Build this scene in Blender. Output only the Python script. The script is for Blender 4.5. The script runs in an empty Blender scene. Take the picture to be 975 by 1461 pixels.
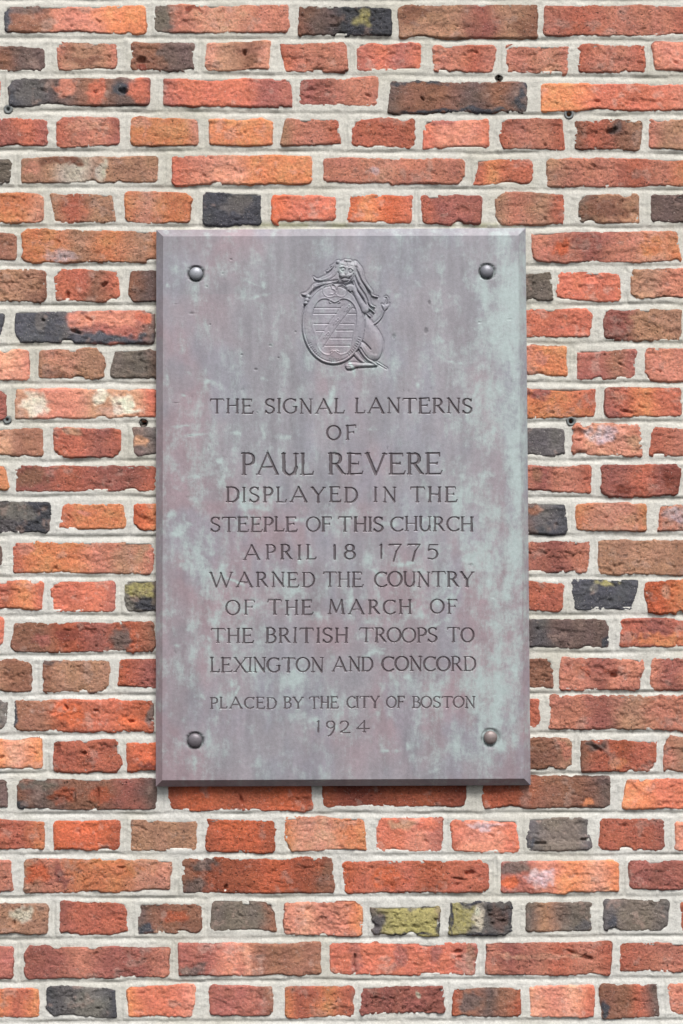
import bpy, math
import numpy as np

# ------------------------------------------------------------------ camera, sky, sun, exposure
scene = bpy.context.scene
COL = scene.collection
PITCH = math.radians(3.0)
DIST, FOC, ZC = 2.5, 2500.0, 1.9          # metres from the wall, focal length in photo pixels, height of the picture centre
cd = bpy.data.cameras.new('camera')
cam = bpy.data.objects.new('camera', cd); COL.objects.link(cam)
CAM = np.array([0.0, -DIST, ZC - DIST * math.tan(PITCH)])
cam.location = CAM.tolist()
cam.rotation_euler = (math.radians(90) + PITCH, 0, 0)
cd.sensor_fit = 'VERTICAL'; cd.sensor_height = 36.0; cd.lens = 36.0 * FOC / 1461.0
cd.clip_end = 100
scene.camera = cam

SUN_EL, SUN_AZ = 53.0, 14.0               # degrees above horizon; degrees to the right of straight out from the wall
w = bpy.data.worlds.new('World'); scene.world = w; w.use_nodes = True
nt = w.node_tree; nt.nodes.clear()
sky = nt.nodes.new('ShaderNodeTexSky'); sky.sky_type = 'NISHITA'; sky.sun_disc = False
sky.sun_elevation = math.radians(SUN_EL)
sky.sun_rotation = math.radians(180 - SUN_AZ)
sky.air_density = 1.0; sky.dust_density = 2.0; sky.ozone_density = 1.0
hs = nt.nodes.new('ShaderNodeHueSaturation'); hs.inputs['Saturation'].default_value = 0.22   # overcast: a white sky
bg = nt.nodes.new('ShaderNodeBackground'); bg.inputs['Strength'].default_value = 0.05
wo = nt.nodes.new('ShaderNodeOutputWorld')
nt.links.new(sky.outputs[0], hs.inputs['Color']); nt.links.new(hs.outputs[0], bg.inputs[0]); nt.links.new(bg.outputs[0], wo.inputs[0])
sl = bpy.data.lights.new('sun', 'SUN'); sl.energy = 1.5; sl.angle = math.radians(28); sl.color = (1.0, 0.97, 0.93)
sun = bpy.data.objects.new('sun', sl); COL.objects.link(sun)
sun.rotation_euler = (math.radians(90 - SUN_EL), 0, math.radians(SUN_AZ))
sun.location = (0.5, -3, 5)
scene.view_settings.view_transform = 'Standard'; scene.view_settings.look = 'None'
scene.view_settings.exposure = 1.5; scene.view_settings.gamma = 1.0

# ------------------------------------------------------------------ helpers
RES = np.array([487.5, 730.5])
FWD = np.array([0, math.cos(PITCH), math.sin(PITCH)]); UPV = np.array([0, -math.sin(PITCH), math.cos(PITCH)])

def at(px, py, h):
    """point of the wall plane seen at photo pixel (px, py), h millimetres out of the wall."""
    px = np.asarray(px, float); py = np.asarray(py, float); h = np.asarray(h, float)
    dx = px - RES[0]; dy = -(py - RES[1])
    ry = FWD[1] * FOC + dy * UPV[1]; rz = FWD[2] * FOC + dy * UPV[2]
    t = (0.0 - CAM[1]) / ry                     # hits the wall plane
    return np.stack([CAM[0] + t * dx, -h * 0.001 + 0 * t, CAM[2] + t * rz], -1)

def at_plane(px, py, h):
    """as at(), but for a plane standing h millimetres in front of the wall."""
    px = np.asarray(px, float); py = np.asarray(py, float)
    dx = px - RES[0]; dy = -(py - RES[1])
    ry = FWD[1] * FOC + dy * UPV[1]; rz = FWD[2] * FOC + dy * UPV[2]
    t = (-h * 0.001 - CAM[1]) / ry
    return np.stack([CAM[0] + t * dx, -h * 0.001 + 0 * t, CAM[2] + t * rz], -1)

def hash2(ix, iy, seed):
    ix = ix.astype(np.uint32); iy = iy.astype(np.uint32)
    h = ix * np.uint32(374761393) + iy * np.uint32(668265263) + np.uint32((seed * 2246822519 + 3266489917) & 0xffffffff)
    h = (h ^ (h >> np.uint32(13))) * np.uint32(1274126177)
    h = h ^ (h >> np.uint32(16))
    return (h & np.uint32(0xffffff)).astype(np.float32) / 16777215.0

def vn(x, y, s, seed, sy=None):
    """smooth value noise in -1..1 with cell size s (sy in y)."""
    sy = sy or s
    x = np.asarray(x, float) / s + 1000.5; y = np.asarray(y, float) / sy + 1000.5
    ix = np.floor(x).astype(np.int64); iy = np.floor(y).astype(np.int64)
    fx = x - ix; fy = y - iy
    fx = fx * fx * (3 - 2 * fx); fy = fy * fy * (3 - 2 * fy)
    a = hash2(ix, iy, seed); b = hash2(ix + 1, iy, seed); c = hash2(ix, iy + 1, seed); d = hash2(ix + 1, iy + 1, seed)
    return ((a + (b - a) * fx) * (1 - fy) + (c + (d - c) * fx) * fy) * 2 - 1

def fbm(x, y, s, seed, n=3, gain=0.5, sy=None):
    r = 0; a = 1.0; sy = sy or s
    for k in range(n):
        r = r + a * vn(x, y, s, seed + 17 * k, sy); a *= gain; s *= 0.5; sy *= 0.5
    return r

def sstep(a, b, x):
    t = np.clip((x - a) / (b - a), 0, 1); return t * t * (3 - 2 * t)

def s2l(c):
    c = np.asarray(c, float) / 255.0
    return np.where(c <= 0.04045, c / 12.92, ((c + 0.055) / 1.055) ** 2.4)

def build(name, V, F, mat, parent=None, color=None, extra=None):
    """V (n,3), F (m,4) quads -> one mesh object, smooth shaded, with a colour attribute."""
    me = bpy.data.meshes.new(name)
    V = np.asarray(V, np.float32); F = np.asarray(F, np.int32)
    org = np.array([0, 0, 0], np.float32)
    n, m = len(V), len(F); k = F.shape[1]
    c = V.mean(0) if n else org
    org = np.array([c[0], 0.0, V[:, 2].min()], np.float32)
    me.vertices.add(n); me.vertices.foreach_set('co', (V - org).ravel())
    me.loops.add(m * k); me.loops.foreach_set('vertex_index', F.ravel())
    me.polygons.add(m); me.polygons.foreach_set('loop_start', np.arange(0, m * k, k, dtype=np.int32))
    me.update(calc_edges=True)
    if color is not None:
        at_ = me.attributes.new('tint', 'FLOAT_COLOR', 'POINT')
        c4 = np.ones((n, 4), np.float32); c4[:, :3] = color
        at_.data.foreach_set('color', c4.ravel())
    for kx, v in (extra or {}).items():
        a_ = me.attributes.new(kx, 'FLOAT', 'POINT'); a_.data.foreach_set('value', np.asarray(v, np.float32).ravel())
    me.materials.append(mat)
    o = bpy.data.objects.new(name, me); COL.objects.link(o)
    o.location = org.tolist()
    if parent is not None:
        o.parent = parent
        o.location = [float(org[i]) - parent.location[i] for i in range(3)]
    return o

def grid_faces(nr, nc, off=0):
    i = np.arange(nr - 1)[:, None] * nc + np.arange(nc - 1)[None, :] + off
    return np.stack([i, i + nc, i + nc + 1, i + 1], -1).reshape(-1, 4)

def compact(V, F, *arrs):
    used = np.unique(F); lut = np.full(len(V), -1, np.int64); lut[used] = np.arange(len(used))
    return (V[used], lut[F]) + tuple(a[used] for a in arrs)

def empty(name, loc, label, cat):
    o = bpy.data.objects.new(name, None); COL.objects.link(o); o.location = loc; o.empty_display_size = 0.1
    o['label'] = label; o['category'] = cat
    return o

# ------------------------------------------------------------------ materials
def nodes(name):
    m = bpy.data.materials.new(name); m.use_nodes = True
    t = m.node_tree; return m, t, t.nodes['Principled BSDF']

def N(t, typ, **kw):
    n = t.nodes.new(typ)
    for k, v in kw.items(): setattr(n, k, v)
    return n

def noise(t, vec, scale, detail=4, rough=0.6):
    n = N(t, 'ShaderNodeTexNoise'); n.inputs['Scale'].default_value = scale; n.inputs['Detail'].default_value = detail
    n.inputs['Roughness'].default_value = rough; t.links.new(vec, n.inputs['Vector']); return n.outputs['Fac']

def ramp(t, fac, stops):
    r = N(t, 'ShaderNodeValToRGB'); e = r.color_ramp.elements
    while len(e) < len(stops): e.new(0.5)
    for el, (p, c) in zip(e, stops):
        el.position = p; el.color = (c, c, c, 1) if np.isscalar(c) else (*c, 1)
    t.links.new(fac, r.inputs[0]); return r.outputs[0]

def mix(t, a, b, fac, mode='MIX'):
    m = N(t, 'ShaderNodeMix', data_type='RGBA', blend_type=mode)
    for s, v in ((m.inputs[0], fac), (m.inputs[6], a), (m.inputs[7], b)):
        if hasattr(v, 'links'): t.links.new(v, s)
        else: s.default_value = v if not isinstance(v, tuple) else (*v, 1)
    return m.outputs[2]

def bump(t, h, dist, strength, prev=None):
    b = N(t, 'ShaderNodeBump'); b.inputs['Distance'].default_value = dist; b.inputs['Strength'].default_value = strength
    t.links.new(h, b.inputs['Height'])
    if prev: t.links.new(prev, b.inputs['Normal'])
    return b.outputs[0]

def world_pos(t):
    return N(t, 'ShaderNodeNewGeometry').outputs['Position']

def brick_material():
    m, t, p = nodes('fired_clay')
    pos = world_pos(t)
    col = N(t, 'ShaderNodeAttribute', attribute_name='tint').outputs['Color']
    tx = N(t, 'ShaderNodeAttribute', attribute_name='texture').outputs['Fac']
    g1 = ramp(t, noise(t, pos, 260, 6, 0.7), [(0.32, 0.76), (0.68, 1.26)])
    c = mix(t, col, g1, 1.0, 'MULTIPLY')
    pits = ramp(t, noise(t, pos, 330, 4, 0.65), [(0.32, 0.22), (0.38, 1.0)])
    c = mix(t, c, pits, tx, 'MULTIPLY')
    sp = ramp(t, noise(t, pos, 620, 2, 0.5), [(0.66, 0.0), (0.72, 1.0)])
    c = mix(t, c, (0.75, 0.68, 0.62), mix(t, (0, 0, 0), sp, 0.55))
    t.links.new(c, p.inputs['Base Color'])
    gl = N(t, 'ShaderNodeAttribute', attribute_name='glaze').outputs['Fac']
    mr = N(t, 'ShaderNodeMapRange'); t.links.new(gl, mr.inputs[0]); mr.inputs[3].default_value = 0.88; mr.inputs[4].default_value = 0.42
    t.links.new(mr.outputs[0], p.inputs['Roughness'])
    p.inputs['Specular IOR Level'].default_value = 0.35
    hm = N(t, 'ShaderNodeMath', operation='MULTIPLY'); t.links.new(noise(t, pos, 330, 9, 0.78), hm.inputs[0])
    sc = N(t, 'ShaderNodeMath', operation='MULTIPLY_ADD'); t.links.new(tx, sc.inputs[0]); sc.inputs[1].default_value = 1.0; sc.inputs[2].default_value = 0.35
    t.links.new(sc.outputs[0], hm.inputs[1])
    b = bump(t, hm.outputs[0], 0.008, 1.0)
    b = bump(t, pits, 0.001, 0.5, b)
    t.links.new(b, p.inputs['Normal'])
    return m

def mortar_material():
    m, t, p = nodes('lime_mortar')
    pos = world_pos(t)
    col = N(t, 'ShaderNodeAttribute', attribute_name='tint').outputs['Color']
    g = ramp(t, noise(t, pos, 340, 6, 0.7), [(0.3, 0.80), (0.7, 1.12)])
    c = mix(t, col, g, 1.0, 'MULTIPLY')
    sp = ramp(t, noise(t, pos, 700, 2, 0.5), [(0.26, 0.45), (0.34, 1.0)])
    c = mix(t, c, sp, 0.8, 'MULTIPLY')
    t.links.new(c, p.inputs['Base Color'])
    p.inputs['Roughness'].default_value = 0.93; p.inputs['Specular IOR Level'].default_value = 0.25
    t.links.new(bump(t, noise(t, pos, 420, 8, 0.75), 0.003, 0.55), p.inputs['Normal'])
    return m

def bronze_material(name, dark=0.0):
    m, t, p = nodes(name)
    pos = world_pos(t)
    col = N(t, 'ShaderNodeAttribute', attribute_name='tint').outputs['Color']
    pat = N(t, 'ShaderNodeAttribute', attribute_name='patina').outputs['Fac']
    # streaks: noise stretched vertically
    mp = N(t, 'ShaderNodeMapping'); mp.inputs['Scale'].default_value = (1.0, 1.0, 0.28); t.links.new(pos, mp.inputs[0])
    st = noise(t, mp.outputs[0], 60, 8, 0.72)
    bl = noise(t, pos, 46, 9, 0.75)
    a = N(t, 'ShaderNodeMath', operation='ADD'); t.links.new(st, a.inputs[0]); t.links.new(bl, a.inputs[1])
    a2 = N(t, 'ShaderNodeMath', operation='MULTIPLY_ADD'); t.links.new(pat, a2.inputs[0]); a2.inputs[1].default_value = 0.42; t.links.new(a.outputs[0], a2.inputs[2])
    mask = ramp(t, a2.outputs[0], [(0.0, 0.0), (0.5, 0.0)])
    mr = N(t, 'ShaderNodeMapRange'); t.links.new(a2.outputs[0], mr.inputs[0]); mr.inputs[1].default_value = 0.98; mr.inputs[2].default_value = 1.46
    mr.interpolation_type = 'SMOOTHSTEP'
    c = mix(t, col, VERDI, mr.outputs[0])
    g = ramp(t, noise(t, pos, 190, 6, 0.7), [(0.28, 0.86), (0.72, 1.13)])
    c = mix(t, c, g, 1.0, 'MULTIPLY')
    g2 = ramp(t, noise(t, pos, 620, 3, 0.6), [(0.27, 0.62), (0.37, 1.0)])
    c = mix(t, c, g2, 0.6, 'MULTIPLY')
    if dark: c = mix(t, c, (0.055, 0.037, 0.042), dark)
    t.links.new(c, p.inputs['Base Color'])
    p.inputs['Metallic'].default_value = 0.15
    rg = N(t, 'ShaderNodeMapRange'); t.links.new(bl, rg.inputs[0]); rg.inputs[3].default_value = 0.42; rg.inputs[4].default_value = 0.66
    t.links.new(rg.outputs[0], p.inputs['Roughness'])
    p.inputs['Specular IOR Level'].default_value = 0.5
    b = bump(t, noise(t, pos, 60, 4, 0.5), 0.003, 0.10)
    b = bump(t, noise(t, pos, 500, 6, 0.7), 0.0006, 0.45, b)
    t.links.new(b, p.inputs['Normal'])
    return m

KA = 0.84                                   # seen brightness -> albedo
VERDI = tuple(s2l((176, 189, 189)) * KA)
M_BRICK, M_MORTAR = brick_material(), mortar_material()
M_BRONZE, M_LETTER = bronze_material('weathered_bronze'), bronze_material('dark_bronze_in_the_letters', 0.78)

# ------------------------------------------------------------------ the brick wall
PAL = dict(R=(206, 108, 80), O=(236, 134, 80), o=(216, 100, 52), P=(214, 130, 106), S=(228, 150, 122), T=(196, 140, 110),
           B=(156, 102, 80), D=(122, 97, 92), K=(80, 80, 90), M=(174, 98, 86), G=(126, 112, 103), C=(244, 220, 190),
           W=(226, 206, 208), Y=(186, 180, 118), E=(148, 70, 52), N=(184, 90, 56), H=(104, 98, 101), L=(150, 148, 140))
def clay(v):
    c = s2l(v) * KA * np.array([1.50, 1.50, 1.42]); g = float(c @ np.array([.3, .6, .1])); return c * .84 + g * .16
PALL = {k: clay(v) for k, v in PAL.items()}
for k in 'CWYL': PALL[k] = np.minimum(s2l(PAL[k]) * KA * dict(C=1.5, W=1.25, Y=1.45, L=1.2)[k] * np.array([1.04, .98, 1.0]), [.92, .80, .74])      # lime, lichen and slag: pale crusts, not clay
# x0, x1, y0, y1 (photo pixels), colours along the brick, roughness, blotches (fx, fy, rx, ry, colour)
ROWS = [
 [(5,210,7,49,'BBPPOO',1.1,[(.12,.15,.2,.3,'D'),(.0,.5,.05,.6,'K'),(.22,.75,.16,.45,'B')]),(219,414,6,48,'GPSSPP',1,[(.05,.5,.08,.6,'G'),(.3,.2,.06,.1,'E')]),(426,560,8,52,'BDKKK',1.6,[(.7,.5,.12,.3,'Y'),(.35,.5,.15,.25,'D')]),(568,768,6,56,'TTTMTB',1,[(.9,.7,.1,.3,'B'),(.1,.3,.1,.3,'B')]),(775,990,7,53,'PRPPR',1.1)],
 [(-30,65,66,104,'DBDD',1),(80,170,60,102,'PTTP',1,[(.5,.6,.3,.25,'B')]),(186,279,58,103,'BBDD',1.3,[(.2,.8,.1,.15,'E'),(.6,.5,.2,.2,'D')]),(293,386,59,103,'STBS',1,[(.65,.4,.16,.3,'B'),(.1,.9,.2,.1,'B')]),(401,496,59,104,'RPPP',1.1),(509,603,60,102,'MRMR',1),(617,706,64,104,'PPRP',1.1),(721,813,64,106,'PPSP',1.6),(825,921,63,104,'RPPR',1.4),(932,1025,61,103,'PPR',1.1)],
 [(-200,2,112,153,'PPP',1),(11,215,111,153,'KHDBDM',1.2,[(.42,.4,.09,.35,'P'),(.63,.4,.06,.45,'R'),(.9,.4,.1,.4,'R'),(.78,.35,.06,.3,'K'),(.13,.3,.14,.4,'H')]),(233,418,111,153,'MRRRMM',1.1),(426,539,111,152,'MMPP',.9),(554,754,115,162,'DBBDBH',1.1,[(.97,.5,.04,.6,'K'),(.2,.05,.3,.12,'K'),(.5,.95,.5,.08,'K')]),(771,985,119,160,'OORRRP',1.2)],
 [(-25,69,168,211,'RMRM',1.2),(80,172,167,210,'RPPM',1.1,[(.5,.3,.3,.2,'S')]),(186,285,167,209,'OOOS',1,[(.1,.2,.2,.2,'S')]),(297,390,167,209,'OOOO',1),(403,486,168,209,'TPPR',1),(502,593,169,212,'RRRR',1),(604,700,170,214,'RPPR',1,[(.3,.1,.3,.15,'M')]),(712,806,169,215,'RPPR',1),(819,916,171,214,'BRBT',1.5,[(.6,.3,.12,.3,'D')]),(925,1015,169,214,'PTTP',1.1)],
 [(-190,17,227,264,'KGG',1.2),(30,226,224,262,'TTCTTT',1,[(.58,.5,.05,.5,'C'),(.1,.3,.08,.3,'S'),(.3,.15,.2,.2,'B')]),(245,447,221,264,'RPSOOO',1.1,[(.4,.5,.1,.3,'S')]),(460,664,225,263,'PPSPPP',1.1,[(.35,.4,.04,.2,'W')]),(678,762,226,265,'RORR',1.1),(779,985,225,268,'TPPRPO',1.1)],
 [(-30,63,275,318,'OOOS',1.1),(74,165,276,320,'TRTT',1),(178,275,274,319,'OSOO',1),(289,373,273,322,'KKKK',1,[(.6,.4,.3,.3,'H')]),(388,481,278,318,'oRRR',1),(496,589,277,320,'oOoR',1),(600,688,278,321,'RMMM',1.1),(706,806,275,323,'TPTR',1.1),(825,913,277,319,'GTTT',1.1,[(.5,.5,.5,.5,'B')]),(928,1015,277,319,'DDD',1.3)],
 [(-190,25,331,370,'DBB',1.1,[(.97,.5,.2,.3,'B')]),(31,240,328,375,'OOTOTO',1.1,[(.26,.75,.13,.26,'W'),(.12,.5,.15,.4,'O')]),(758,971,330,375,'PPMPSO',1.2,[(.18,.6,.08,.3,'o'),(.38,.4,.14,.4,'M'),(.8,.5,.1,.4,'O')])],
 [(-25,66,384,431,'TTTB',1.8),(78,171,384,431,'RRBR',1.3,[(.1,.5,.1,.4,'R')]),(184,275,386,430,'BDBB',1),(700,788,387,430,'GGG',1.6),(794,886,387,431,'RRRR',1.2),(900,990,384,429,'TTPP',1.3)],
 [(-190,4,448,485,'KKK',1),(22,222,442,490,'KKHMMD',1.1,[(.5,.28,.14,.3,'P'),(.75,.25,.2,.28,'P'),(.9,.3,.06,.2,'R'),(.6,.9,.5,.2,'K'),(.15,.5,.18,.6,'K'),(.2,.4,.04,.4,'H')]),(640,845,440,482,'RRRR',1),(860,974,440,488,'MMTTT',1.2,[(.6,.4,.3,.4,'T')])],
 [(-40,44,499,543,'SSSP',1.1),(55,150,498,542,'TSTT',1.2,[(.3,.8,.25,.15,'B')]),(160,255,497,541,'GGB',1,[(.3,.5,.25,.4,'G')]),(715,811,492,538,'PPOO',1.2,[(.6,.5,.1,.3,'P')]),(823,909,497,542,'MMBM',1.1),(919,1010,496,545,'PPPP',1.2)],
 [(-190,11,555,599,'RRM',1),(21,224,554,598,'TPPTTR',1,[(.13,.5,.10,.5,'C'),(.62,.25,.05,.3,'C'),(.74,.45,.08,.25,'C'),(.8,.7,.12,.12,'C')]),(650,850,552,597,'oOOR',1.3,[(.6,.2,.1,.2,'M'),(.75,.8,.2,.2,'O')]),(862,974,552,596,'MRORR',1.2,[(.2,.3,.15,.2,'P'),(.1,.85,.1,.15,'M')])],
 [(-30,63,609,651,'BTBB',1),(77,174,610,654,'RRMR',1.1,[(.3,.1,.15,.1,'T')]),(189,280,608,652,'DHH',1,[(.15,.5,.08,.2,'T')]),(715,806,610,653,'HHH',.8),(817,916,605,651,'PSSP',1.6,[(.4,.35,.3,.3,'W'),(.85,.6,.12,.3,'T')]),(929,1015,611,652,'RPR',1.1)],
 [(-190,12,663,699,'RRO',1),(21,225,664,702,'MMRMMR',.9,[(.1,.4,.15,.4,'B')]),(660,845,663,704,'MMPMPR',1.1,[(.55,.4,.05,.3,'B')]),(858,971,662,709,'MMRME',1.3,[(.3,.8,.2,.15,'E'),(.8,.4,.1,.3,'E')])],
 [(-20,74,716,762,'HHKK',1.3,[(.5,.3,.4,.25,'L')]),(86,180,717,757,'ROOO',1,[(.4,.4,.1,.1,'P')]),(190,285,717,759,'oOO',1.4),(715,809,716,762,'HDHK',1,[(.5,.3,.15,.2,'B'),(.8,.9,.3,.2,'K')]),(820,924,717,758,'OSSO',1),(939,1030,718,761,'PSPP',1.8,[(.3,.4,.2,.3,'W')])],
 [(-190,5,776,807,'RRD',1),(18,221,772,819,'ROOPTP',1,[(.1,.2,.08,.2,'P'),(.64,.3,.1,.25,'P'),(.93,.4,.06,.4,'T')]),(640,841,772,818,'PMPMP',1.6),(853,1060,770,821,'TTTBT',1.3,[(.1,.8,.12,.2,'T')])],
 [(-30,63,829,873,'RROR',1.1),(72,165,829,874,'RRRM',1),(178,272,826,872,'LGGL',1.9,[(.3,.3,.3,.3,'Y'),(.3,.8,.2,.3,'K'),(.45,.4,.1,.5,'G')]),(715,805,829,873,'RRR',.9),(816,907,826,871,'KKKK',1.2,[(.55,.15,.2,.15,'Y'),(.3,.3,.1,.1,'L')]),(920,1010,827,875,'ooOO',1.9,[(.4,.4,.1,.2,'S'),(.8,.6,.1,.2,'S')])],
 [(-190,5,880,922,'RRR',1),(17,222,887,931,'BBNMNB',1.5,[(.2,.6,.08,.2,'M'),(.75,.5,.08,.4,'D'),(.4,.5,.1,.3,'E')]),(700,870,882,927,'DDHDDD',1.2,[(.97,.8,.05,.2,'K')]),(884,1085,883,924,'RMRRR',1.1,[(.3,.7,.2,.3,'O')])],
 [(-45,46,941,989,'TTBB',1.2),(61,157,941,989,'BTTT',1.2,[(.1,.1,.2,.1,'D'),(.9,.95,.3,.1,'D')]),(169,262,939,984,'NMN',1.1),(700,791,939,985,'BBB',1.3),(799,916,938,985,'PPMPP',1.6,[(.3,.3,.1,.2,'R'),(.6,.5,.1,.1,'E')]),(927,1020,937,986,'PMPP',1.5)],
 [(-190,11,998,1041,'GGG',1.5,[(.96,.4,.06,.4,'L')]),(18,221,997,1045,'BBNRNN',1.1,[(.4,.4,.12,.3,'o'),(.85,.65,.09,.25,'o'),(.0,.5,.03,.5,'K'),(.97,.4,.04,.5,'D')]),(570,771,996,1040,'MRR',1.2),(782,988,992,1042,'PPMTPP',1.5)],
 [(-35,61,1053,1100,'SOSO',1.2),(76,172,1055,1102,'RRRR',1.3,[(.05,.2,.06,.3,'E')]),(179,272,1057,1101,'NoN',1.2,[(.4,.9,.2,.1,'E')]),(715,817,1052,1098,'BBBT',1.4,[(.9,.4,.1,.3,'P')]),(828,938,1055,1102,'BRNRR',1.2,[(.5,.75,.12,.2,'O'),(.2,.2,.15,.2,'D')]),(946,1040,1049,1103,'PTTP',1.2)],
 [(-180,12,1113,1155,'DDD',1),(24,225,1110,1156,'BDBBMD',1.1,[(.15,.2,.15,.2,'G'),(.02,.9,.06,.2,'K'),(.35,.5,.1,.3,'N'),(.6,.5,.1,.3,'N')]),(240,446,1106,1158,'NoNNoN',1.1),(460,667,1106,1153,'NENNE',1),(688,872,1107,1155,'NNBBD',1.2,[(.8,.75,.05,.12,'O')]),(889,1090,1112,1154,'OROR',1.1)],
 [(-30,65,1169,1214,'ORRO',1),(77,173,1169,1216,'oooN',1),(186,281,1169,1215,'TTTT',1),(293,396,1168,1217,'NooN',1),(406,523,1165,1216,'OSSOO',1),(536,633,1166,1217,'RRPM',1,[(.4,.15,.2,.15,'T'),(.8,.2,.2,.2,'R')]),(643,741,1168,1217,'RPPR',1,[(.5,.15,.3,.12,'W')]),(751,843,1165,1214,'HGGH',1.1,[(.05,.8,.06,.2,'K')]),(853,949,1167,1214,'RRRM',1.2),(963,1060,1172,1214,'PPP',1)],
 [(-190,18,1227,1272,'PPP',1),(33,246,1225,1275,'TPOOSS',1.3,[(.1,.4,.1,.4,'o'),(.25,.4,.04,.5,'M'),(.6,.3,.2,.3,'O')]),(260,478,1223,1275,'BNNoNB',1.2,[(.08,.75,.12,.25,'D'),(.15,.2,.1,.2,'D'),(.95,.5,.05,.5,'B')]),(489,700,1227,1274,'oRRNRR',1.2,[(.3,.6,.12,.4,'o')]),(714,884,1227,1274,'MMPOSO',1.2,[(.12,.2,.14,.25,'D'),(.35,.5,.15,.3,'W'),(.08,.7,.08,.2,'o')]),(896,1100,1227,1271,'MMBM',1.1)],
 [(-25,70,1288,1333,'PTTT',1.1,[(.6,.3,.15,.3,'C')]),(85,183,1286,1335,'MRRR',1.2),(196,289,1287,1332,'DBBB',1.2,[(.1,.8,.2,.2,'K'),(.6,.5,.2,.2,'N'),(.4,.9,.1,.1,'T')]),(300,393,1286,1331,'GGGB',.7,[(.5,.3,.4,.3,'G')]),(405,518,1286,1336,'PSPPO',1.4),(529,629,1291,1335,'GYYY',1.9,[(.08,.6,.1,.4,'H'),(.55,.1,.1,.15,'L'),(.97,.5,.04,.6,'K'),(.5,.98,.5,.07,'K'),(.5,.02,.5,.06,'K')]),(640,733,1286,1335,'YLHH',1.9,[(.25,.5,.2,.4,'Y'),(.45,.5,.08,.5,'C'),(.75,.5,.16,.4,'D'),(.02,.5,.03,.6,'K'),(.97,.5,.05,.6,'K'),(.5,.98,.5,.06,'K'),(.5,.02,.5,.06,'K')]),(749,846,1286,1330,'GTGG',1.1,[(.9,.8,.2,.2,'H')]),(861,955,1283,1329,'HGGH',1,[(.1,.8,.1,.3,'K')]),(970,1060,1286,1330,'RRR',1)],
 [(-190,21,1350,1398,'MMM',1),(35,243,1350,1396,'MMPMMP',1.1),(254,460,1343,1393,'MMPBBB',1.2,[(.49,.5,.03,.5,'S'),(.1,.8,.1,.2,'D')]),(470,680,1345,1392,'RRRRRM',1.1,[(.18,.4,.04,.6,'M'),(.48,.4,.04,.5,'M'),(.73,.4,.05,.4,'M'),(.97,.5,.03,.6,'B')]),(693,873,1344,1393,'PMPRPR',1.1,[(.4,.4,.4,.1,'S')]),(884,1090,1344,1388,'RPRR',1.1)],
 [(-40,58,1410,1454,'RORO',1.1),(66,166,1407,1453,'KHLK',1.3,[(.55,.5,.22,.4,'L')]),(181,279,1405,1452,'ORRP',1.1),(297,390,1405,1450,'MMMB',1.2),(406,506,1407,1452,'OROR',1),(514,634,1406,1448,'MMMMM',2.2,[(.68,.3,.05,.1,'C')]),(644,745,1408,1452,'NBDBN',1.1,[(.25,.5,.12,.3,'D')]),(754,848,1405,1452,'SPSR',1),(857,942,1403,1453,'BBRD',1.2,[(.1,.8,.08,.3,'K')]),(953,1050,1403,1448,'PPP',1)],
]
wall = empty('brick_wall', (0, 0.05, float(at(487, 1600, 0)[2])), 'old wall of irregular red, orange and blackened bricks in pale mortar behind the bronze plaque', 'wall')

def line_fit(r):
    xs = np.array([(b[0] + b[1]) / 2 for b in r]); t = np.array([b[2] for b in r]); u = np.array([b[3] for b in r])
    m = (xs > -60) & (xs < 1040)
    return np.polyfit(xs[m], t[m], 1), np.polyfit(xs[m], u[m], 1)
FIT = [line_fit(r) for r in ROWS]

def colour_field(px, py, x0, x1, y0, y1, spec, blots, seed, rough):
    wx = px + 7 * vn(px, py, 26, seed + 1) + 3 * vn(px, py, 8, seed + 2)
    wy = py + 5 * vn(px, py, 22, seed + 3) + 2.5 * vn(px, py, 7, seed + 4)
    f = np.clip((wx - x0) / (x1 - x0), 0, 1); g = np.clip((wy - y0) / (y1 - y0), -.2, 1.2)
    C = np.array([PALL[c] for c in spec]); n = len(C)
    q = f * (n - 1); i = np.clip(np.floor(q).astype(int), 0, max(n - 2, 0)); fr = (q - i)[..., None]
    fr = fr * fr * (3 - 2 * fr)
    c = C[i] * (1 - fr) + C[np.minimum(i + 1, n - 1)] * fr
    for (bx, by, rx, ry, k) in blots:
        d = np.sqrt(((f - bx) / rx) ** 2 + ((g - by) / ry) ** 2) + .3 * vn(px, py, 6, seed + 9)
        m = (1 - sstep(.55, 1.15, d))[..., None]
        if k in 'WYL': m = m * (.78 + .3 * vn(px, py, 3.2, seed + 21)[..., None]).clip(0, 1)
        c = c * (1 - m) + PALL[k] * m
    a = fbm(px, py, 30, seed + 30, 3)
    b = fbm(px, py, 9, seed + 40, 3)
    lum = c.mean(-1, keepdims=True)
    c = c * (1 + .11 * a + .10 * b)[..., None]
    hue = .7 * vn(px, py, 16, seed + 50)[..., None]                        # towards orange or towards pink
    c = c * (1 + hue * np.array([.02, .045, -.05]))
    pale = sstep(.55, 1.25, fbm(px, py, 20, seed + 60, 4, .65))[..., None] * .40   # lime bloom on the clay
    if lum.mean() > .10: c = c * (1 - pale) + np.array(s2l((226, 190, 176)) * KA) * pale
    return np.clip(c, .012, .9)

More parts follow.
